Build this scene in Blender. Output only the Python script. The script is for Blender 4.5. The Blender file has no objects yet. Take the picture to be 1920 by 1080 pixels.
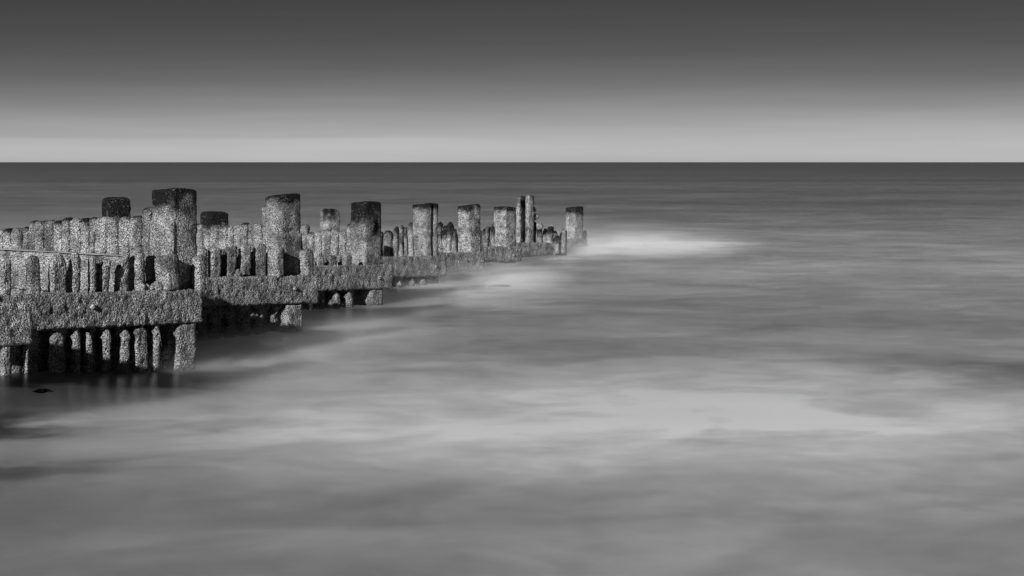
import bpy, math, random
import numpy as np
from mathutils import Vector

# ------------------------------------------------------------------ camera, sky, sun, exposure
S = bpy.context.scene
COL = S.collection
random.seed(7)
H = 1.855            # eye height above the water (m)
F = 3600.0           # focal length in pixels of a 1920 px wide picture
HOR = 304.0          # picture row of the horizon

cam_d = bpy.data.cameras.new('camera')
cam_d.sensor_width = 36.0
cam_d.lens = 36.0 * F / 1920.0
cam_d.shift_y = -(540.0 - HOR) / 1920.0
cam_d.clip_start = 0.1
cam_d.clip_end = 200000.0
cam = bpy.data.objects.new('camera', cam_d)
COL.objects.link(cam)
cam.location = (0, 0, H)
cam.rotation_euler = (math.radians(90), 0, 0)
S.camera = cam

SUN_EL = math.radians(19.3)
SUN_AZ = math.atan2(-0.39, -0.92)          # measured from +Y towards +X
sdir = Vector((math.sin(SUN_AZ) * math.cos(SUN_EL), math.cos(SUN_AZ) * math.cos(SUN_EL), math.sin(SUN_EL)))
sun_d = bpy.data.lights.new('sun', 'SUN')
sun_d.energy = 5.0
sun_d.angle = math.radians(0.6)
sun_d.color = (1.0, 1.0, 1.0)              # a black and white picture
sun = bpy.data.objects.new('sun', sun_d)
COL.objects.link(sun)
sun.rotation_euler = (-sdir).to_track_quat('-Z', 'Y').to_euler()
sun.location = (-20, -20, 30)

W = bpy.data.worlds.new('World')
S.world = W
W.use_nodes = True
nt = W.node_tree
nt.nodes.clear()
def N(tree, typ, **kw):
    n = tree.nodes.new(typ)
    for k, v in kw.items():
        setattr(n, k, v)
    return n
def L(tree, a, b):
    tree.links.new(a, b)
def ramp(tree, fac, stops, interp='LINEAR'):
    r = N(tree, 'ShaderNodeValToRGB')
    r.color_ramp.interpolation = interp
    e = r.color_ramp.elements
    while len(e) < len(stops):
        e.new(0.5)
    for el, (p, c) in zip(e, stops):
        el.position = p
        el.color = (c, c, c, 1)
    L(tree, fac, r.inputs[0])
    return r.outputs[0]
def math_n(tree, op, a, b=None, clamp=False):
    m = N(tree, 'ShaderNodeMath', operation=op, use_clamp=clamp)
    for i, v in enumerate((a, b)):
        if v is None:
            continue
        if isinstance(v, (int, float)):
            m.inputs[i].default_value = v
        else:
            L(tree, v, m.inputs[i])
    return m.outputs[0]
def maprange(tree, v, a, b, c, d, smooth=True):
    m = N(tree, 'ShaderNodeMapRange', interpolation_type='SMOOTHSTEP' if smooth else 'LINEAR')
    L(tree, v, m.inputs[0])
    for i, x in enumerate((a, b, c, d)):
        m.inputs[i + 1].default_value = x
    return m.outputs[0]

sky = N(nt, 'ShaderNodeTexSky', sky_type='NISHITA', sun_disc=False)
sky.sun_elevation = SUN_EL
sky.sun_rotation = SUN_AZ % (2 * math.pi)
bw = N(nt, 'ShaderNodeRGBToBW')
L(nt, sky.outputs[0], bw.inputs[0])
tc = N(nt, 'ShaderNodeTexCoord')
sep = N(nt, 'ShaderNodeSeparateXYZ')
L(nt, tc.outputs['Generated'], sep.inputs[0])
az = math_n(nt, 'ARCTAN2', sep.outputs[0], sep.outputs[1])
# thin bank of bright cloud low over the sea: its upper edge wavers slowly round the compass
comb = N(nt, 'ShaderNodeCombineXYZ')
L(nt, math_n(nt, 'MULTIPLY', az, 4.0), comb.inputs[0])
L(nt, math_n(nt, 'MULTIPLY', sep.outputs[2], 55.0), comb.inputs[1])
cn = N(nt, 'ShaderNodeTexNoise')
cn.inputs['Scale'].default_value = 1.3
cn.inputs['Detail'].default_value = 3.0
L(nt, comb.outputs[0], cn.inputs['Vector'])
wob = math_n(nt, 'MULTIPLY', math_n(nt, 'SUBTRACT', cn.outputs[0], 0.5), 0.004)
zz = math_n(nt, 'ADD', sep.outputs[2], wob)
grad = ramp(nt, math_n(nt, 'MULTIPLY', zz, 5.0, True),     # elevation 0 .. 0.2 rad
            [(0.0, 1.0), (0.035, 0.88), (0.064, 0.70), (0.10, 0.50), (0.145, 0.33), (0.21, 0.17), (0.30, 0.095), (0.42, 0.065), (1.0, 0.045)], 'B_SPLINE')
edge = math_n(nt, 'ADD', 1.0, math_n(nt, 'MULTIPLY', maprange(nt, zz, 0.0112, 0.0136, 0.12, 0.0), maprange(nt, az, -0.12, 0.06, 1.0, 0.0)))
m1 = math_n(nt, 'MULTIPLY', grad, edge)
comb2 = N(nt, 'ShaderNodeCombineXYZ')
L(nt, math_n(nt, 'MULTIPLY', az, 7.0), comb2.inputs[0])
L(nt, math_n(nt, 'MULTIPLY', sep.outputs[2], 160.0), comb2.inputs[1])
cn2 = N(nt, 'ShaderNodeTexNoise')
cn2.inputs['Scale'].default_value = 1.0
cn2.inputs['Detail'].default_value = 5.0
cn2.inputs['Distortion'].default_value = 0.7
L(nt, comb2.outputs[0], cn2.inputs['Vector'])
m1 = math_n(nt, 'MULTIPLY', m1, maprange(nt, cn2.outputs[0], 0.25, 0.75, 0.97, 1.03))
fin = math_n(nt, 'MULTIPLY', m1, bw.outputs[0])
bg = N(nt, 'ShaderNodeBackground')
L(nt, fin, bg.inputs[0])
bg.inputs[1].default_value = 0.103
wo = N(nt, 'ShaderNodeOutputWorld')
L(nt, bg.outputs[0], wo.inputs[0])

S.view_settings.view_transform = 'Standard'
S.view_settings.look = 'None'
S.view_settings.exposure = 0.4
S.view_settings.gamma = 1.0
S.view_settings.use_curve_mapping = False
S.cycles.use_denoising = True
S.cycles.max_bounces = 6
S.cycles.volume_bounces = 1
S.cycles.volume_step_rate = 1.0

# ------------------------------------------------------------------ helpers
def hash3(ix, iy, iz, seed):
    h = (ix.astype(np.int64) * 73856093) ^ (iy.astype(np.int64) * 19349663) ^ (iz.astype(np.int64) * 83492791) ^ (seed * 2654435)
    h &= 0xffffffff
    h = ((h ^ (h >> 15)) * 0x2c1b3c6d) & 0xffffffff
    h = ((h ^ (h >> 12)) * 0x297a2d39) & 0xffffffff
    h ^= h >> 15
    return h / 4294967295.0
def vnoise(p, seed=0):
    f = np.floor(p).astype(np.int64)
    t = p - f
    t = t * t * (3 - 2 * t)
    r = np.zeros(len(p))
    for dx in (0, 1):
        wx = t[:, 0] if dx else 1 - t[:, 0]
        for dy in (0, 1):
            wy = t[:, 1] if dy else 1 - t[:, 1]
            for dz in (0, 1):
                wz = t[:, 2] if dz else 1 - t[:, 2]
                r += wx * wy * wz * hash3(f[:, 0] + dx, f[:, 1] + dy, f[:, 2] + dz, seed)
    return r * 2 - 1
def fbm(p, oct=3, seed=0):
    r = np.zeros(len(p)); a = 1.0; s = 0
    for o in range(oct):
        r += a * vnoise(p * (2.03 ** o), seed + o * 17); s += a; a *= 0.5
    return r / s

def make_mesh(name, verts, quads, mats, attrs=None, tris=False):
    me = bpy.data.meshes.new(name)
    n = quads.shape[1]
    me.vertices.add(len(verts)); me.vertices.foreach_set('co', verts.astype(np.float32).ravel())
    me.loops.add(quads.size); me.loops.foreach_set('vertex_index', quads.astype(np.int32).ravel())
    me.polygons.add(len(quads))
    me.polygons.foreach_set('loop_start', np.arange(0, quads.size, n, dtype=np.int32))
    me.polygons.foreach_set('use_smooth', np.ones(len(quads), dtype=bool))
    for m in mats:
        me.materials.append(m)
    for k, v in (attrs or {}).items():
        a = me.attributes.new(k, 'FLOAT', 'POINT')
        a.data.foreach_set('value', v.astype(np.float32))
    me.update(calc_edges=True)
    me.validate()
    return me

def lattice_box(nx, ny, nz):
    """surface lattice of a box: integer coordinates of shared vertices and quads"""
    idx = -np.ones((nx + 1, ny + 1, nz + 1), dtype=np.int64)
    i, j, k = np.meshgrid(np.arange(nx + 1), np.arange(ny + 1), np.arange(nz + 1), indexing='ij')
    m = (i == 0) | (i == nx) | (j == 0) | (j == ny) | (k == 0) | (k == nz)
    idx[m] = np.arange(m.sum())
    pts = np.stack([i[m], j[m], k[m]], 1)
    Q = []
    def side(A, flip):
        q = np.stack([A[:-1, :-1], A[1:, :-1], A[1:, 1:], A[:-1, 1:]], -1).reshape(-1, 4)
        Q.append(q[:, ::-1] if flip else q)
    side(idx[:, :, 0], True); side(idx[:, :, -1], False)
    side(idx[:, 0, :], False); side(idx[:, -1, :], True)
    side(idx[0, :, :], True); side(idx[-1, :, :], False)
    return pts, np.concatenate(Q)

def solid(name, origin, u, half, z0, z1, res, mat, parent, r=0.03, rough=0.010, lump=0.012, seed=0,
          top=None, lean=(0, 0), cap=None, shear=0.0, horizontal=False, capsoft=0.09, mats=None, shape=None, bulge=0.0, weedy=1.0):
    """weathered timber: a rounded, eroded, barnacle-lumped block.
    origin (x, y) plan centre, u plan direction of its width, half = (half width, half depth), z0..z1 height."""
    hz = (z1 - z0) / 2
    hx, hy = half
    n = [max(2, int(round(2 * a / res))) for a in (hx, hy, hz)]
    pts, quads = lattice_box(*n)
    c = pts / np.array(n) * 2 - 1
    h = np.array([hx, hy, hz])
    p = c * h
    rr = min(r, 0.48 * min(hx, hy))
    inner = np.clip(p, -(h - rr), h - rr)
    d = p - inner
    ln = np.linalg.norm(d, axis=1)[:, None]
    nrm = d / np.maximum(ln, 1e-9)
    p = inner + nrm * rr
    wp = p + np.array([origin[0], origin[1], z0 + hz])          # a stable noise coordinate
    disp = lump * fbm(wp * 5.0, 2, seed) + rough * fbm(wp * 22.0, 2, seed + 5) + rough * 0.6 * vnoise(wp * 48.0, seed + 9)
    if shape is not None:
        disp = disp + shape(p, nrm, h)
    p = p + nrm * disp[:, None]
    if top is not None:
        w = np.clip((p[:, 2] - (hz - 0.32)) / 0.32, 0, 1)
        p[:, 2] -= w * top(p[:, 0] / hx, p[:, 1] / hy)
    zt = p[:, 2] + hz
    p[:, 0] += lean[0] * zt
    p[:, 1] += lean[1] * zt
    # slow warp of the whole member
    p[:, 0] += 0.012 * vnoise(np.stack([zt * 2.3, np.full_like(zt, seed * 3.7), np.zeros_like(zt)], 1), 3)
    p[:, 2] += shear * p[:, 0]
    uu = np.array([u[0], u[1]]); vv = np.array([-u[1], u[0]])
    xy = p[:, :1] * uu + p[:, 1:2] * vv
    wv = np.concatenate([xy, p[:, 2:3]], 1)
    zc = z0 + hz
    at = np.zeros(len(p))
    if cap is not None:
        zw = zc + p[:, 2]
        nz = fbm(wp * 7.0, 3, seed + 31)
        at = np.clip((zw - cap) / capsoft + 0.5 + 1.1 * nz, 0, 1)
    weed = fbm(wp * np.array([4.5, 4.5, 1.9]), 3, 77)
    at = np.maximum(at, weedy * np.clip((weed - 0.2) * 3.2, 0, 0.55))
    wet = np.clip((0.09 - (zc + p[:, 2])) / 0.08 + 0.8 * fbm(wp * 9.0, 2, 55), 0, 1)
    at = np.maximum(at, 0.7 * wet)
    me = make_mesh(name, wv, quads, mats or [mat], {'cap': at})
    ob = bpy.data.objects.new(name, me)
    COL.objects.link(ob)
    ob.location = (origin[0], origin[1], zc)
    if parent is not None:
        ob.parent = parent
        ob.location = ob.location - PLOC.get(parent.name, Vector((0, 0, 0)))
    PLOC[ob.name] = Vector((origin[0], origin[1], zc))
    return ob
PLOC = {}

def blob(name, loc, rad, mat, parent, seed=0, flat=1.0, capv=0.0, res=14, amp=0.30, freq=3.0):
    th = np.linspace(0, np.pi, res + 1); ph = np.linspace(0, 2 * np.pi, 2 * res, endpoint=False)
    T, Pp = np.meshgrid(th, ph, indexing='ij')
    d = np.stack([np.sin(T) * np.cos(Pp), np.sin(T) * np.sin(Pp), np.cos(T)], -1).reshape(-1, 3)
    sc = 1 + amp * fbm(d * freq * 0.6 + np.array(loc) * 3.1, 3, seed)
    rad = np.array(rad if hasattr(rad, '__len__') else (rad, rad, rad * flat))
    v = d * sc[:, None] * rad
    m = 2 * res
    a = np.arange(res)[:, None] * m + np.arange(m)[None, :]
    b = np.arange(res)[:, None] * m + (np.arange(m)[None, :] + 1) % m
    q = np.stack([a, a + m, b + m, b], -1).reshape(-1, 4)
    me = make_mesh(name, v, q, [mat], {'cap': np.full(len(v), capv)})
    ob = bpy.data.objects.new(name, me); COL.objects.link(ob)
    ob.location = loc
    if parent is not None:
        ob.parent = parent
        ob.location = ob.location - PLOC.get(parent.name, Vector((0, 0, 0)))
    PLOC[ob.name] = Vector(loc)
    return ob

# ------------------------------------------------------------------ materials
def mat_new(name):
    m = bpy.data.materials.new(name); m.use_nodes = True
    t = m.node_tree
    b = t.nodes['Principled BSDF']
    return m, t, b

def barnacle_material(name, lo, hi, capcol, scale=92.0, bump=0.016):
    m, t, b = mat_new(name)
    geo = N(t, 'ShaderNodeNewGeometry')
    pos = geo.outputs['Position']
    v = N(t, 'ShaderNodeTexVoronoi'); v.inputs['Scale'].default_value = scale; v.inputs['Randomness'].default_value = 1.0
    L(t, pos, v.inputs['Vector'])
    v2 = N(t, 'ShaderNodeTexVoronoi'); v2.inputs['Scale'].default_value = scale * 0.5
    L(t, pos, v2.inputs['Vector'])
    n1 = N(t, 'ShaderNodeTexNoise'); n1.inputs['Scale'].default_value = 9.0; n1.inputs['Detail'].default_value = 4.0
    L(t, pos, n1.inputs['Vector'])
    n2 = N(t, 'ShaderNodeTexNoise'); n2.inputs['Scale'].default_value = 70.0; n2.inputs['Detail'].default_value = 3.0
    L(t, pos, n2.inputs['Vector'])
    sc = N(t, 'ShaderNodeSeparateColor'); L(t, v.outputs['Color'], sc.inputs[0])
    # shells: each cell its own grey, dark gaps and craters between
    cell = maprange(t, sc.outputs[0], 0.0, 1.0, lo, hi, False)
    gap = maprange(t, v.outputs['Distance'], 0.34, 0.66, 1.0, 0.30)
    crater = maprange(t, v.outputs['Distance'], 0.05, 0.16, 0.6, 1.0)
    patch = maprange(t, n1.outputs[0], 0.30, 0.68, 0.55, 1.15)
    col = math_n(t, 'MULTIPLY', math_n(t, 'MULTIPLY', cell, gap), math_n(t, 'MULTIPLY', patch, crater))
    # bare blackened wood and weed where barnacles give out (tops), with scattered shells; on the far planks also painted shade
    at = N(t, 'ShaderNodeAttribute'); at.attribute_name = 'cap'
    shells = maprange(t, sc.outputs[1], 0.78, 0.90, 0.0, 1.0)
    fleck = math_n(t, 'MULTIPLY', shells, maprange(t, n1.outputs[0], 0.40, 0.62, 0.15, 0.9))
    cov = math_n(t, 'MULTIPLY', at.outputs['Fac'], math_n(t, 'SUBTRACT', 1.0, math_n(t, 'MULTIPLY', fleck, maprange(t, at.outputs['Fac'], 0.6, 1.0, 1.0, 0.30))), True)
    mx = N(t, 'ShaderNodeMix', data_type='FLOAT')
    L(t, cov, mx.inputs[0]); L(t, col, mx.inputs[2])
    L(t, maprange(t, n2.outputs[0], 0.3, 0.7, capcol * 0.5, capcol * 1.7), mx.inputs[3])
    L(t, mx.outputs[0], b.inputs['Base Color'])
    b.inputs['Roughness'].default_value = 0.85
    b.inputs['Specular IOR Level'].default_value = 0.1
    h = math_n(t, 'SUBTRACT', 1.0, math_n(t, 'MULTIPLY', v.outputs['Distance'], 1.3))
    h = math_n(t, 'ADD', h, math_n(t, 'MULTIPLY', math_n(t, 'SUBTRACT', 1.0, v2.outputs['Distance']), 1.8))
    h = math_n(t, 'ADD', h, math_n(t, 'MULTIPLY', n2.outputs[0], 0.6))
    bp = N(t, 'ShaderNodeBump'); bp.inputs['Distance'].default_value = bump; bp.inputs['Strength'].default_value = 1.0
    L(t, h, bp.inputs['Height']); L(t, bp.outputs[0], b.inputs['Normal'])
    return m

M_BARN = barnacle_material('barnacled_timber', 0.31, 0.66, 0.010)
M_FAR = barnacle_material('barnacled_timber_seaward', 0.30, 0.60, 0.012, scale=60.0, bump=0.016)
M_ROCK = barnacle_material('weedy_rock', 0.12, 0.32, 0.02, scale=40.0)

def metal_material():
    m, t, b = mat_new('corroded_steel')
    n = N(t, 'ShaderNodeTexNoise'); n.inputs['Scale'].default_value = 30.0; n.inputs['Detail'].default_value = 5.0
    L(t, ramp(t, n.outputs[0], [(0.3, 0.10), (0.7, 0.34)]), b.inputs['Base Color'])
    b.inputs['Roughness'].default_value = 0.7; b.inputs['Metallic'].default_value = 0.2
    bp = N(t, 'ShaderNodeBump'); bp.inputs['Distance'].default_value = 0.006
    L(t, n.outputs[0], bp.inputs['Height']); L(t, bp.outputs[0], b.inputs['Normal'])
    return m
M_STEEL = metal_material()

def water_material():
    m, t, b = mat_new('milky_surf_water')
    geo = N(t, 'ShaderNodeNewGeometry')
    sp = N(t, 'ShaderNodeSeparateXYZ'); L(t, geo.outputs['Position'], sp.inputs[0])
    X, Y = sp.outputs[0], sp.outputs[1]
    inv = math_n(t, 'DIVIDE', 10.0, math_n(t, 'MAXIMUM', Y, 4.0))
    # how much beaten foam the water carries: little offshore, more in the surf near the beach
    foam = ramp(t, math_n(t, 'MULTIPLY', inv, 0.6666, True),
                [(0.0, 0.09), (0.015, 0.11), (0.04, 0.16), (0.08, 0.235), (0.13, 0.30), (0.19, 0.38), (0.25, 0.40), (0.31, 0.39),
                 (0.37, 0.48), (0.43, 0.80), (0.50, 0.92), (0.56, 0.70), (0.62, 0.48), (0.8, 0.38)])
    def streak(lx, ly, rot, det, dist, seedz, a, b, lo=0.25, hi=0.75):
        mp = N(t, 'ShaderNodeMapping', vector_type='TEXTURE')
        mp.inputs['Scale'].default_value = (lx, ly, 1.0); mp.inputs['Location'].default_value = (seedz * 3.1, seedz * 1.7, seedz)
        mp.inputs['Rotation'].default_value = (0, 0, math.radians(rot))
        L(t, geo.outputs['Position'], mp.inputs[0])
        n = N(t, 'ShaderNodeTexNoise'); n.inputs['Scale'].default_value = 1.0; n.inputs['Detail'].default_value = det
        n.inputs['Distortion'].default_value = dist; n.inputs['Roughness'].default_value = 0.52
        L(t, mp.outputs[0], n.inputs['Vector'])
        return maprange(t, n.outputs[0], lo, hi, a, b)
    # the foam drifts together off the end of the nearest bays; clearer water lies in the lee by the shore
    band = maprange(t, Y, 17.0, 22.0, 1.0, 0.0)
    side = math_n(t, 'MULTIPLY', maprange(t, X, -4.0, 0.4, 0.36, 1.0), maprange(t, X, 2.4, 5.2, 1.0, 0.74))
    mxs = N(t, 'ShaderNodeMix', data_type='FLOAT'); L(t, band, mxs.inputs[0]); mxs.inputs[2].default_value = 1.0; L(t, side, mxs.inputs[3])
    f = math_n(t, 'MULTIPLY', foam, mxs.outputs[0])
    for st in (streak(5.0, 5.5, 25, 3.0, 0.6, 1.3, 0.76, 1.24),          # broad swells of foam
               streak(2.0, 1.5, 36, 3.0, 1.3, 4.1, 0.84, 1.16),         # wisps drawn out by the backwash
               streak(0.7, 0.8, 20, 3.0, 1.0, 7.7, 0.90, 1.10),
               streak(0.25, 0.25, 12, 3.0, 0.5, 17.9, 0.95, 1.05),
               streak(160.0, 20.0, -3, 4.0, 0.3, 12.3, 0.74, 1.26)):     # far swell lines
        f = math_n(t, 'MULTIPLY', f, st)
    ns = N(t, 'ShaderNodeTexNoise'); ns.inputs['Scale'].default_value = 0.8; ns.inputs['Detail'].default_value = 5.0; ns.inputs['Roughness'].default_value = 0.6
    L(t, geo.outputs['Position'], ns.inputs['Vector'])
    sb = N(t, 'ShaderNodeVectorMath', operation='MULTIPLY_ADD')
    L(t, ns.outputs['Color'], sb.inputs[0]); sb.inputs[1].default_value = (1.6, 3.4, 0); sb.inputs[2].default_value = (-0.8, -1.7, 0)
    wv = N(t, 'ShaderNodeVectorMath', operation='ADD')
    L(t, geo.outputs['Position'], wv.inputs[0]); L(t, sb.outputs[0], wv.inputs[1])
    # patches of foam and of dark water; by the nearest bay the groyne's reflection and shadow painted in
    wisp = streak(1.5, 1.6, 12, 4.0, 1.4, 23.1, 0.15, 1.75, 0.3, 0.7)
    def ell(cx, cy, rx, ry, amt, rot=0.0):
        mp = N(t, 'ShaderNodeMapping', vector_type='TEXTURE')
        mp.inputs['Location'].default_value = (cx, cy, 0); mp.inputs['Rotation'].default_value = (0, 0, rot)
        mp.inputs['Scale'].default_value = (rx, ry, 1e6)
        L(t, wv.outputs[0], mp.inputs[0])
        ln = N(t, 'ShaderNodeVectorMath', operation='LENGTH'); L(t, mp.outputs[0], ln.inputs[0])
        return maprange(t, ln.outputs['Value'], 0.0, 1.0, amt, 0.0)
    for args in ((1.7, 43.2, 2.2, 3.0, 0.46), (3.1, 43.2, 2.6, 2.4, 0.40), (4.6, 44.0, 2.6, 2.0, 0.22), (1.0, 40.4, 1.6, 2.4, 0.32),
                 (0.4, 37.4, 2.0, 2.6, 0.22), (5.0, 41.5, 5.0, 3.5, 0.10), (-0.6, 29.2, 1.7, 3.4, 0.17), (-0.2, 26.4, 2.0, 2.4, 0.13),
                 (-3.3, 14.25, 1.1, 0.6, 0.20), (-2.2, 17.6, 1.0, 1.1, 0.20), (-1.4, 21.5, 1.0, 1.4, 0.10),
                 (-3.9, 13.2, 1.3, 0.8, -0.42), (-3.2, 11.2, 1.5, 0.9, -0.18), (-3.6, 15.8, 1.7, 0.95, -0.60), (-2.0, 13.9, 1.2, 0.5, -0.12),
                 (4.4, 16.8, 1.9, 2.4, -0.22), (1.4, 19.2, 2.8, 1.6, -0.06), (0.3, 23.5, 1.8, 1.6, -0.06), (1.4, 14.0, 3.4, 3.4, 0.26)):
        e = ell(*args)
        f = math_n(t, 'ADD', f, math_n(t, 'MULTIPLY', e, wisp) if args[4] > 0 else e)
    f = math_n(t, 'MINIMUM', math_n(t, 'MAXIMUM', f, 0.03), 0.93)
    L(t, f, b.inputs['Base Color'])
    b.inputs['Roughness'].default_value = 0.28
    b.inputs['Specular IOR Level'].default_value = 0.5
    b.subsurface_method = 'BURLEY'
    b.inputs['Subsurface Weight'].default_value = 1.0
    b.inputs['Subsurface Radius'].default_value = (1.0, 1.0, 1.0)
    b.inputs['Subsurface Scale'].default_value = 2.6
    b.inputs['IOR'].default_value = 1.33
    return m
M_SEA = water_material()

# ------------------------------------------------------------------ the sea
def geom(a, b, n):
    return np.geomspace(a, b, n)
ys = np.concatenate([[-60, -20, 0, 3], np.linspace(5, 60, 276), geom(62, 40000, 70)])
xp = np.concatenate([np.linspace(0, 14, 90), geom(14.6, 40000, 55)])
xs = np.concatenate([-xp[:0:-1], xp])
XX, YY = np.meshgrid(xs, ys, indexing='ij')
flat = np.stack([XX.ravel(), YY.ravel(), np.zeros(XX.size)], 1)
sw = flat * np.array([0.42, 0.62, 0]) + np.array([0.08 * flat[:, 1], 0 * flat[:, 1], 0 * flat[:, 1]]).T
fade = np.clip((55 - flat[:, 1]) / 30, 0, 1) * np.clip((13.5 - np.abs(flat[:, 0])) / 4, 0, 1) * np.clip((flat[:, 1] - 4) / 3, 0, 1)
def swell(x, y):
    return 0.125 * np.exp(-0.5 * (((x + 4.15) / 0.85) ** 2 + ((y - 15.75) / 0.8) ** 2))
flat[:, 2] = swell(flat[:, 0], flat[:, 1]) + fade * (0.030 * fbm(sw, 2, 3) + 0.006 * fbm(flat * np.array([1.3, 2.2, 0]), 2, 8))
ni, nj = len(xs), len(ys)
ii = np.arange(ni - 1)[:, None] * nj + np.arange(nj - 1)[None, :]
q = np.stack([ii, ii + nj, ii + nj + 1, ii + 1], -1).reshape(-1, 4)
sea = bpy.data.objects.new('sea', make_mesh('sea', flat, q, [M_SEA]))
COL.objects.link(sea)
sea['kind'] = 'structure'

# ------------------------------------------------------------------ the zigzag groyne
groyne = bpy.data.objects.new('timber_groyne', None)
COL.objects.link(groyne)
groyne.location = (-2.9, 17.4, 0.0)
groyne['label'] = 'barnacle covered zigzag timber groyne of square piles, planks and beams running out to sea'
groyne['category'] = 'groyne'
PLOC['timber_groyne'] = Vector(groyne.location)

TA = 1.28                                    # plan slope of the legs that run right and seaward
UA = np.array([1, TA]) / math.hypot(1, TA)
TB = -0.35                                    # plan slope of the legs that run back left
UB = np.array([1, TB]) / math.hypot(1, TB)

# right-hand tips of the zigzag: picture column of the beam end, its distance, beam top and bottom rows
TIPS = [  # px,   Y,    top,  bottom
    (62, 13.35, 566, 645),
    (380, 17.2, 543, 605),
    (598, 21.3, 516, 568),
    (738, 25.4, 496, 541),
    (838, 29.3, 480, 518),
    (910, 32.4, 473, 507),
    (980, 35.5, 462, 490),
    (1052, 38.5, 455, 481),
    (1101, 42.0, 449, 470),
]
def zat(py, Y):
    return H - (py - HOR) / F * Y
class Line:
    def __init__(s, x, y, sl):
        s.x, s.y, s.sl = x, y, sl
    def off(s, o):                       # shifted away from the viewer
        return Line(s.x, s.y + o * math.hypot(1, s.sl), s.sl)
    def ray(s, px):                      # where the plan ray of a picture column meets it
        m = (px - 960) / F
        Y = (s.y - s.sl * s.x) / (1 - s.sl * m)
        return np.array([m * Y, Y])
    def meet(s, o):
        X = ((o.y - o.sl * o.x) - (s.y - s.sl * s.x)) / (s.sl - o.sl)
        return np.array([X, s.y + s.sl * (X - s.x)])
A, B, BEAMZ = [], [], []
for px, Y, tp, bt in TIPS:
    X = (px - 960) / F * Y
    A.append(Line(X, Y, TA))
    BEAMZ.append((zat(tp, Y), zat(bt, Y)))
PILE_OFF = 0.275
PILEPX = [-74, 324, 531, 687.5, 798, 881.5, 948, 1010, 1076.5]
PILEXY = [A[i].off(PILE_OFF).ray(PILEPX[i]) for i in range(len(TIPS))]
for i in range(len(TIPS)):
    B.append(Line(PILEXY[i][0] - 0.12, PILEXY[i][1] + 0.10, TB))

def fitwidth(u, D, wpx, px, Y):
    a = math.atan((px - 960) / F)
    perp = np.array([math.cos(a), -math.sin(a)]); v = np.array([-u[1], u[0]])
    w = wpx / F * Y / math.cos(a)
    return max(0.05, (w - D * abs(v @ perp)) / abs(u @ perp))

def resof(Y):
    return 0.019 if Y < 20 else 0.023 if Y < 26 else 0.030 if Y < 33 else 0.036
cnt = [0]
def nseed():
    cnt[0] += 1
    return cnt[0]

# ---- walers: one long beam along each leg, with its bolts
BOLTS = {1: [(174, 575)], 2: [(553, 541)], 3: [(711, 521)], 4: [(817, 499)], 5: [(874, 487)], 6: [(963, 478)]}
for i in range(len(TIPS)):
    end = np.array([A[i].x, A[i].y])
    if i == 0:
        start = end - UA * 2.6
    else:
        start = A[i].meet(B[i - 1].off(0.1)) - UA * 0.05
    ln = np.linalg.norm(end - start)
    vv = np.array([-UA[1], UA[0]])
    D = 0.11
    c = (start + end) / 2 + vv * D / 2
    zt, zb = BEAMZ[i]
    sl = -0.030
    Y = end[1]
    bm = solid('beam', c, UA, (ln / 2, D / 2), zb - sl * ln / 2, zt - sl * ln / 2, resof(Y), M_BARN if i < 5 else M_FAR,
               groyne, r=0.022, rough=0.012, lump=0.009, seed=nseed(), shear=sl, weedy=0.35)
    for bx, by in BOLTS.get(i, ()):
        p = A[i].off(-0.012).ray(bx)
        blob('bolt', (p[0], p[1], zat(by, p[1])), (0.021, 0.021, 0.023), M_BARN, bm, seed=nseed(), res=8, amp=0.25)

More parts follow.
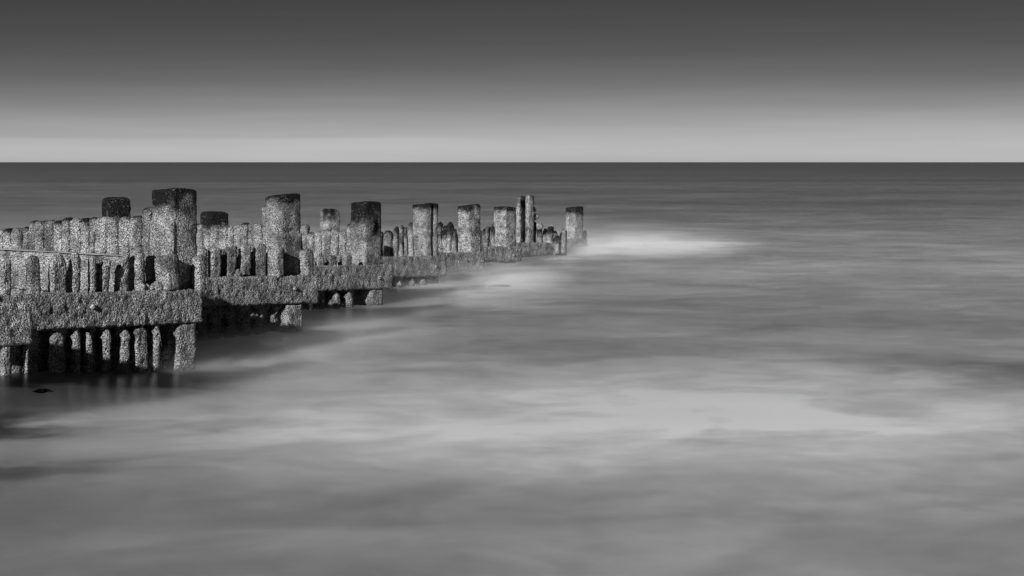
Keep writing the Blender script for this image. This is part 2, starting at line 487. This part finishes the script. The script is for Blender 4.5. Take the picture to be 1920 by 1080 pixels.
# ---- the square piles at the tips (top row, dark line row)
PTOP = [336, 351, 362, 376, 380, 382, 387, None, 386]
PCAP = [372, 390, 380, 432, 396, 394, 396, None, 404]
PSOFT = [0.1, 0.12, 0.08, 0.22, 0.07, 0.07, 0.05, None, 0.10]
PLAB = ['tall square pile at the landward end', 'tallest square pile with a blackened top, nearest the camera', 'square pile with a step half way down its seaward face',
        'square pile blackened over most of its upper half', 'square pile split by an upright groove', 'slim square pile with rounded dark top',
        'square pile beside the cluster of tall planks', None, 'lone square pile at the seaward end']
PW = [110, 84, 68, 58, 48, 41, 40, None, 35]
piles = {}
for i in range(len(TIPS)):
    if PTOP[i] is None:
        continue
    c = PILEXY[i]
    a = math.atan((PILEPX[i] - 960) / F)
    ang = math.atan(TA) + math.radians([0, 0, 0, -3, -6, -7, -4, 0, -6][i])
    u = np.array([math.cos(ang), math.sin(ang)])
    app = PW[i] / F * c[1] / math.cos(a)
    side = app / (abs(math.cos(ang + a)) + abs(math.sin(ang + a)))
    def shp(p, n, h, i=i):
        d = np.zeros(len(p)); z = p[:, 2] - h[2]
        if i == 1:      # fatter lower down on the lit side
            d += 0.028 * ((n[:, 0] < -0.5) & (z < -0.28)) * np.clip((-0.26 - z) / 0.06, 0, 1)
        if i == 2:
            d += 0.022 * ((n[:, 1] < -0.5) | (n[:, 0] > 0.5)) * np.clip((-0.43 - z) / 0.02, 0, 1)
            d -= 0.03 * (n[:, 1] < -0.5) * np.exp(-((z + 0.425) / 0.014) ** 2)
        if i == 3:
            d += 0.05 * np.exp(-(((p[:, 0] + 0.06) / 0.10) ** 2 + ((z + 0.33) / 0.11) ** 2)) * (n[:, 1] < -0.3)
            d += 0.05 * np.exp(-(((p[:, 1]) / 0.12) ** 2 + ((z + 0.36) / 0.11) ** 2)) * (n[:, 0] < -0.3)
        if i == 4:
            d -= 0.05 * np.exp(-((p[:, 0] - 0.02) / 0.016) ** 2) * (n[:, 1] < -0.5)
            d += 0.012 * ((n[:, 0] < -0.4) | ((n[:, 1] < -0.4) & (p[:, 0] < 0))) * np.clip((z + 0.50) / 0.02, 0, 1)
        if i in (5, 6):
            zs = -0.40 if i == 6 else -0.48
            d += 0.030 * (n[:, 0] < -0.4) * np.clip((z - zs) / 0.02, 0, 1)
        d += 0.02 * np.exp(-((z + 0.0) / 0.2) ** 2) * 0
        return d
    zt = zat(PTOP[i], c[1])
    ob = solid('pile', c, u, (side / 2, side / 2), -0.5, zt, resof(c[1]), M_BARN if i < 5 else M_FAR, groyne, r=0.018,
               rough=0.006, lump=0.007, seed=nseed(), cap=zat(PCAP[i], c[1]), capsoft=PSOFT[i] * 1.2, shape=shp,
               top=lambda U, V, i=i: 0.014 + 0.012 * U * U + 0.01 * V + 0.012 * U * math.sin(i * 2.3), lean=(0.008 * math.sin(i * 1.9), 0))
    ob['label'] = PLAB[i]
    piles[i] = ob

# ---- the feet of the piles stand forward, under the beams
for i, l, r_ in ((1, 303, 368), (2, 509, 569), (3, 672, 720)):
    px = (l + r_) / 2
    a = math.atan((px - 960) / F)
    ang = math.atan(TA)
    c = A[i].off(0.15).ray(px)
    side = (r_ - l) / F * c[1] / math.cos(a) / (abs(math.cos(ang + a)) + abs(math.sin(ang + a)))
    c = A[i].off(side / 2 + 0.012).ray(px)
    p0 = PLOC[piles[i].name]
    solid('foot', c, UA, (side / 2, side / 2), -0.5, BEAMZ[i][1] + 0.01, resof(c[1]), M_BARN, piles[i], r=0.03, rough=0.011, lump=0.013, seed=nseed())

# ---- piles behind the planking, part way along the legs
for px, w, tp, cp, i, dg, lab in ((216.5, 54, 370, 436, 2, -22, 'dark topped pile rising behind the left planks'),
                                  (401.5, 54, 396, 436, 3, -14, 'low rounded dark pile between the two nearest tips'),
                                  (619, 39, 391, 398, 4, -10, 'chamfered pale pile behind the third planking')):
    c = A[i].off(0.42).ray(px)
    a = math.atan((px - 960) / F)
    ang = math.atan(TA) + math.radians(dg)
    u = np.array([math.cos(ang), math.sin(ang)])
    side = w / F * c[1] / math.cos(a) / (abs(math.cos(ang + a)) + abs(math.sin(ang + a)))
    zt = zat(tp, c[1])
    ob = solid('pile', c, u, (side / 2, side / 2), -0.5, zt, 0.024, M_BARN, groyne, r=0.022, rough=0.007, lump=0.010,
               seed=nseed(), cap=zat(cp, c[1]), capsoft=0.2, top=lambda U, V: 0.02 * U ** 6 + 0.01 * V ** 2)
    ob['label'] = lab

# ---- square blocks standing on the beam ends before the piles
for i, lst in {1: [(290, 337, 478, 541), (357, 386, 478, 549)], 2: [(501, 534, 466, 519), (559, 590, 467, 519)]}.items():
    for k, (l, r_, tp, bt) in enumerate(lst):
        px = (l + r_) / 2
        c = A[i].off(0.072 if k == 0 else 0.066).ray(px)
        a = math.atan((px - 960) / F)
        ang = math.atan(TA) + math.radians(4)
        u = np.array([math.cos(ang), math.sin(ang)])
        side = (r_ - l) / F * c[1] / math.cos(a) / (abs(math.cos(ang + a)) + abs(math.sin(ang + a)))
        solid('block', c, u, (side / 2, side / 2), zat(bt + 3, c[1]), zat(tp, c[1]), resof(c[1]), M_BARN, groyne, r=0.024,
              rough=0.007, lump=0.009, seed=nseed(), top=lambda U, V: 0.014 * U * U + 0.012 * V)

# ---- planks behind the beams: broken stubs with open gaps between (left, right, top row, end shape, lean)
rnd = random.Random(3)
def rounded(k):
    return lambda U, V: k * U ** 4 + k * 0.5 * V * V
def slant(k, b=0.0):
    return lambda U, V: k * (1 - U) * 0.5 + b * U ** 4
STUBS = {
    1: [(-2, 22, 486, slant(0.04), 0), (46, 75, 479, rounded(0.03), 0), (91, 126, 477, rounded(0.07), 0), (131, 153, 474, rounded(0.03), 0.01),
        (162, 182, 480, rounded(0.03), 0.01), (187, 208, 486, slant(0.05), 0.02), (221, 248, 468, slant(0.17, 0.02), 0.06), (251, 273, 464, rounded(0.02), 0.02),
        (279, 300, 530, rounded(0.03), 0)],
    2: [(367, 388, 463, rounded(0.02), 0), (389, 415, 465, rounded(0.02), 0), (420, 444, 461, slant(0.02), 0), (446, 471, 457, rounded(0.02), 0),
        (474, 500, 456, rounded(0.02), 0)],
    3: [(574, 587, 484, rounded(0.02), 0), (591, 609, 481, rounded(0.02), 0), (611, 633, 478, rounded(0.02), 0), (639, 661, 477, rounded(0.01), 0)],
    4: [(738, 757, 484, rounded(0.02), 0), (762, 775, 486, rounded(0.02), 0)],
}
for i, lst in STUBS.items():
    ln_ = A[i].off(0.15)
    for l, r_, tp, tf, lean in lst:
        px = (l + r_) / 2
        c = ln_.ray(px)
        D = 0.062 + 0.015 * rnd.random()
        w = fitwidth(UA, D, r_ - l, px, c[1])
        zt = zat(tp, c[1])
        solid('plank', (c[0] - lean * (zt + 0.3), c[1]), UA, (w / 2, D / 2), -0.4, zt, resof(c[1]), M_BARN, groyne, r=0.03, rough=0.009, lump=0.009,
              seed=nseed(), top=tf, lean=(lean, 0))

# ---- a few boards still standing close behind the stubs, in their shade
for i, lst in {1: [(122, 137, 482), (177, 199, 486), (243, 259, 479), (270, 293, 478)],
               2: [(383, 392, 468), (411, 423, 467), (440, 450, 463), (467, 478, 459), (496, 506, 462)],
               3: [(585, 594, 484), (606, 614, 482), (632, 642, 479)]}.items():
    for l, r_, tp in lst:
        px = (l + r_) / 2
        c = A[i].off(0.27).ray(px)
        w = fitwidth(UA, 0.0, r_ - l, px, c[1])
        solid('plank', c, UA, (w / 2, 0.03), -0.4, zat(tp, c[1]), resof(c[1]), M_BARN, groyne, r=0.02, rough=0.008, lump=0.008,
              seed=nseed(), top=rounded(0.03))

# ---- the old close planking behind the beams, cut off at beam height
for i, edges in {1: [-8, 16, 40, 64, 92, 117.5, 121, 149.5, 152, 176, 200, 224, 250, 276, 304], 2: [290, 312, 334, 356, 378, 400, 424, 446, 468, 490, 512],
                 3: [520, 540, 558, 578, 596, 612, 628, 646, 662, 676], 4: [676, 690, 704, 718, 732, 746, 760, 774], 5: [800, 812, 824, 836, 848, 860]}.items():
    for l, r_ in zip(edges[:-1], edges[1:]):
        if r_ - l < 5:
            continue
        px = (l + r_) / 2
        c = A[i].off(0.29 + rnd.uniform(-0.02, 0.02)).ray(px)
        w = fitwidth(UA, 0.0, r_ - l, px, c[1]) * 0.99
        solid('plank', c, UA, (w / 2, 0.035), -0.4, BEAMZ[i][0] - rnd.uniform(0.03, 0.1), 0.035, M_BARN, groyne, r=0.02, rough=0.008, lump=0.01, seed=nseed())

# ---- broken stubs directly under the nearest beams
for i, lst in {1: [(88, 119, 622), (126, 149, 619), (156, 172, 624), (186, 208, 617), (217, 242, 619), (244, 278, 612), (280, 300, 610)],
               3: [(622, 640, 549), (643, 661, 548)], 4: [(742, 756, 527), (766, 778, 522), (784, 800, 522)]}.items():
    for l, r_, tp in lst:
        px = (l + r_) / 2
        c = A[i].off(0.045).ray(px)
        D = 0.085
        w = fitwidth(UA, D, r_ - l, px, c[1])
        solid('stub', c, UA, (w / 2, D / 2), -0.4, zat(tp, c[1]), resof(c[1]), M_BARN, groyne, r=0.036, rough=0.009, lump=0.014,
              seed=nseed(), top=rounded(0.05), lean=(rnd.uniform(-0.01, 0.03), 0))

# ---- close planking on the legs that run back to the left (column edges, top rows)
ROWS = {
    0: ([-330, -300, -270, -240, -212, -186, -160, -136, -112, -90],
        [470, 466, 461, 457, 453, 449, 444, 440, 435]),
    1: ([-36, -20, -4, 12, 28, 45, 59, 72, 88, 106, 123, 136, 156, 172, 185, 204, 226, 248, 271, 287],
        [432, 431, 430, 428, 427, 425, 414, 414, 413, 413, 407, 408, 408, 408, 407, 407, 406, 404, 389]),
    2: ([336, 352, 367, 382, 398, 413, 429, 441, 455, 467, 478, 496, 508],
        [423, 421, 419, 423, 421, 422, 424, 420, 418, 419, 418, 386]),
    3: ([552, 563, 578, 590, 606, 622, 637, 652, 663],
        [424, 420, 435, 434, 431, 431, 432, 420]),
    4: ([706, 720, 739, 748, 758, 766, 778],
        [434, 432, 424, 421, 425, 417]),
    5: ([812, 821, 830, 840, 849, 858, 868],
        [426, 416, 423, 416, 429, 417]),
    6: ([894, 903, 912, 921, 931],
        [430, 428, 424, 420]),
    7: ([996, 1006, 1018, 1029, 1040, 1052, 1064],
        [414, 420, 438, 424, 441, 431]),
}
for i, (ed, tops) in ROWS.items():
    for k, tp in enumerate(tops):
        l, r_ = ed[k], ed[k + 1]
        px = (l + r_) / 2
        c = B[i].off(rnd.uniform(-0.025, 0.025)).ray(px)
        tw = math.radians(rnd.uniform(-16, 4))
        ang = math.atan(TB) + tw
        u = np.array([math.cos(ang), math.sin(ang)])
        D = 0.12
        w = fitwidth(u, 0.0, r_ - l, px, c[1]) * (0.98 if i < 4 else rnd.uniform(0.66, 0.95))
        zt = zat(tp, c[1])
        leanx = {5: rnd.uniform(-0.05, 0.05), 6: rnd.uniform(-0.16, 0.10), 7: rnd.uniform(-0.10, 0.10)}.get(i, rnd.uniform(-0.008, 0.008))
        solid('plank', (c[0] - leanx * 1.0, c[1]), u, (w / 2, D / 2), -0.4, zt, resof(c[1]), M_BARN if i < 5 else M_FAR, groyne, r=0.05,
              rough=0.006, lump=0.008 if i < 4 else 0.016, seed=nseed(), cap=zt - (rnd.choice((0.0, 0.01, 0.02, 0.05)) - (0.03 if i == 3 else 0) if i < 4 else rnd.uniform(0.05, 0.3)), capsoft=0.05 if i < 4 else 0.3,  # far rows: shade of the piles put into the colour as darker tops
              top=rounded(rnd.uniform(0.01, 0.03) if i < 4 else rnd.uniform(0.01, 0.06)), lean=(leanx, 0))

# ---- steel strip along the near planking
p0 = B[1].off(-0.095).ray(-40); p1 = B[1].off(-0.095).ray(268)
z0_, z1_ = zat(464, p0[1]), zat(481, p1[1])
lnr = np.linalg.norm(p1 - p0); c = (p0 + p1) / 2; zc = (z0_ + z1_) / 2; shr = (z1_ - z0_) / lnr
solid('ledge_board', c, UB, (lnr / 2, 0.025), zc - 0.36, zc - 0.008, 0.025, M_BARN, groyne, r=0.01, rough=0.005, lump=0.006, seed=nseed(), shear=shr)
c2 = c - np.array([-UB[1], UB[0]]) * 0.012
strip = solid('strip', c2, UB, (lnr / 2, 0.045), zc - 0.0055, zc + 0.0055, 0.02, M_STEEL, groyne, r=0.005, rough=0.003, lump=0.004, seed=nseed(),
              shear=shr)
strip['label'] = 'thin steel strip bolted along the near planking'

# ---- the cluster of tall planks near the seaward end
for l, r_, tp, yo, cp in ((968, 977.5, 368, 0.12, 372), (976, 986, 367, 0.20, 392), (984.5, 1002, 366, 0.0, 366)):
    px = (l + r_) / 2
    c = A[7].off(0.30 + yo).ray(px)
    D = 0.09
    w = fitwidth(UA, D, r_ - l, px, c[1])
    zt = zat(tp, c[1])
    solid('tall_plank', c, UA, (w / 2, D / 2), -0.4, zt, 0.03, M_FAR, groyne, r=0.03, rough=0.010, lump=0.02, seed=nseed(),
          cap=zat(cp, c[1]), capsoft=0.3, top=rounded(0.015))
for px, py, rd in ((1000, 393, 0.055), (1003, 407, 0.07), (999, 381, 0.04)):
    c = A[7].off(0.34).ray(px)
    blob('barnacle_clump', (c[0], c[1], zat(py, c[1])), rd, M_FAR, groyne, seed=nseed(), res=10)
for l, r_, tp in ((1006, 1018, 419), (1018, 1028, 428), (1031, 1046, 433), (1050, 1058, 436), (1093, 1101, 432)):
    px = (l + r_) / 2
    c = A[8 if px > 1080 else 7].off(0.30).ray(px)
    D = 0.09
    w = fitwidth(UA, D, r_ - l, px, c[1])
    solid('plank', c, UA, (w / 2, D / 2), -0.4, zat(tp, c[1]), 0.032, M_FAR, groyne, r=0.04, rough=0.014, lump=0.025, seed=nseed(), top=rounded(0.05))
for px, py, rd in ((1012, 424, 0.07), (1032, 426, 0.06), (1054, 432, 0.05), (1024, 448, 0.09)):
    c = A[7].off(0.22).ray(px)
    blob('barnacle_clump', (c[0], c[1], zat(py, c[1])), rd, M_FAR, groyne, seed=nseed(), res=10)

# ---- clumps of mussels and barnacles at the feet and joints
for k in range(34):
    px = rnd.uniform(334, 364); py = rnd.uniform(604, 626)
    c = A[1].off(rnd.uniform(0.09, 0.13)).ray(px)
    blob('barnacle_clump', (c[0], c[1], zat(py, c[1])), rnd.uniform(0.018, 0.034), M_BARN, groyne, seed=nseed(), res=7)
for k in range(60):
    px = rnd.uniform(385, 520); py = rnd.gauss(585, 9)
    c = A[2].off(rnd.uniform(0.12, 0.17)).ray(px)
    blob('barnacle_clump', (c[0], c[1], zat(py, c[1])), rnd.uniform(0.025, 0.055), M_BARN, groyne, seed=nseed(), res=7)
for px0, py0, i, n, sp in ((315, 662, 1, 14, 8), (300, 538, 1, 6, 5), (545, 573, 2, 22, 10), (452, 513, 2, 7, 5), (628, 551, 3, 6, 5), (652, 556, 3, 10, 6), (268, 540, 1, 6, 6), (375, 545, 1, 6, 5)):
    for k in range(n):
        px = rnd.gauss(px0, sp); py = rnd.gauss(py0, sp * 0.7)
        c = A[i].off(0.125 if py0 > 550 else 0.06).ray(px)
        blob('barnacle_clump', (c[0], c[1], zat(py, c[1])), rnd.uniform(0.02, 0.04), M_BARN, groyne, seed=nseed(), res=7)

# ---- rocks awash
r1 = blob('rock', (-3.67, 15.0, float(swell(-3.67, 15.0)) - 0.042), (0.13, 0.14, 0.055), M_ROCK, None, seed=401, res=22, amp=0.24, freq=4.0)
r1['label'] = 'dark weedy rock just breaking the water below the nearest beam'
r1['category'] = 'rock'
r2 = blob('rock', (-0.18, 28.6, -0.02), (0.24, 0.25, 0.045), M_BARN, None, seed=402, res=22, amp=0.25, freq=4.0)
r2['label'] = 'small pale rock awash in the foam right of the fourth beam'
r2['category'] = 'rock'

# ------------------------------------------------------------------ low drifting sea spray round the groyne
def spray_material(name, strength, hgt, cx, cy, rx, ry):
    m = bpy.data.materials.new(name); m.use_nodes = True
    t = m.node_tree; t.nodes.clear()
    out = N(t, 'ShaderNodeOutputMaterial')
    pv = N(t, 'ShaderNodeVolumePrincipled')
    pv.inputs['Color'].default_value = (0.95, 0.95, 0.95, 1)
    pv.inputs['Anisotropy'].default_value = 0.0
    geo = N(t, 'ShaderNodeNewGeometry')
    sp = N(t, 'ShaderNodeSeparateXYZ'); L(t, geo.outputs['Position'], sp.inputs[0])
    mp = N(t, 'ShaderNodeMapping'); mp.inputs['Scale'].default_value = (0.8, 0.5, 3.0)
    L(t, geo.outputs['Position'], mp.inputs[0])
    n = N(t, 'ShaderNodeTexNoise'); n.inputs['Scale'].default_value = 1.2; n.inputs['Detail'].default_value = 3.0; n.inputs['Distortion'].default_value = 0.8
    L(t, mp.outputs[0], n.inputs['Vector'])
    fall = math_n(t, 'POWER', 2.718, math_n(t, 'MULTIPLY', sp.outputs[2], -1.0 / hgt))
    ex = math_n(t, 'DIVIDE', math_n(t, 'SUBTRACT', sp.outputs[0], cx), rx)
    ey = math_n(t, 'DIVIDE', math_n(t, 'SUBTRACT', sp.outputs[1], cy), ry)
    d = math_n(t, 'SQRT', math_n(t, 'ADD', math_n(t, 'MULTIPLY', ex, ex), math_n(t, 'MULTIPLY', ey, ey)))
    msk = maprange(t, d, 0.25, 1.0, 1.0, 0.0)
    de = math_n(t, 'MULTIPLY', math_n(t, 'MULTIPLY', fall, msk), maprange(t, n.outputs[0], 0.38, 0.66, 0.14, 1.0))
    L(t, math_n(t, 'MULTIPLY', de, strength), pv.inputs['Density'])
    L(t, pv.outputs[0], out.inputs['Volume'])
    return m
def spray(name, x0, x1, y0, y1, z1, label, **kw):
    v = np.array([[x, y, z] for x in (x0, x1) for y in (y0, y1) for z in (-0.12, z1)], float)
    q = np.array([[0, 1, 3, 2], [4, 6, 7, 5], [0, 4, 5, 1], [2, 3, 7, 6], [0, 2, 6, 4], [1, 5, 7, 3]])
    me = make_mesh(name, v, q, [spray_material(name, **kw)])
    me.polygons.foreach_set('use_smooth', np.zeros(6, dtype=bool))
    o = bpy.data.objects.new(name, me); COL.objects.link(o)
    o['kind'] = 'stuff'; o['label'] = label; o['category'] = 'spray'
    return o
spray('sea_spray', -1.4, 5.4, 35.6, 46.2, 0.6, 'white low spray drifting off the seaward end of the groyne',
      strength=1.8, hgt=0.12, cx=2.0, cy=40.9, rx=3.35, ry=5.2)
spray('sea_spray', -2.3, 1.4, 25.4, 34.4, 0.45, 'faint low spray under the fourth and fifth beams',
      strength=1.3, hgt=0.10, cx=-0.5, cy=29.9, rx=1.75, ry=4.4)
spray('sea_spray', -5.2, -0.6, 14.2, 25.0, 0.35, 'thin spray hugging the water at the feet of the nearest piles',
      strength=1.6, hgt=0.06, cx=-2.9, cy=19.6, rx=2.25, ry=5.3)
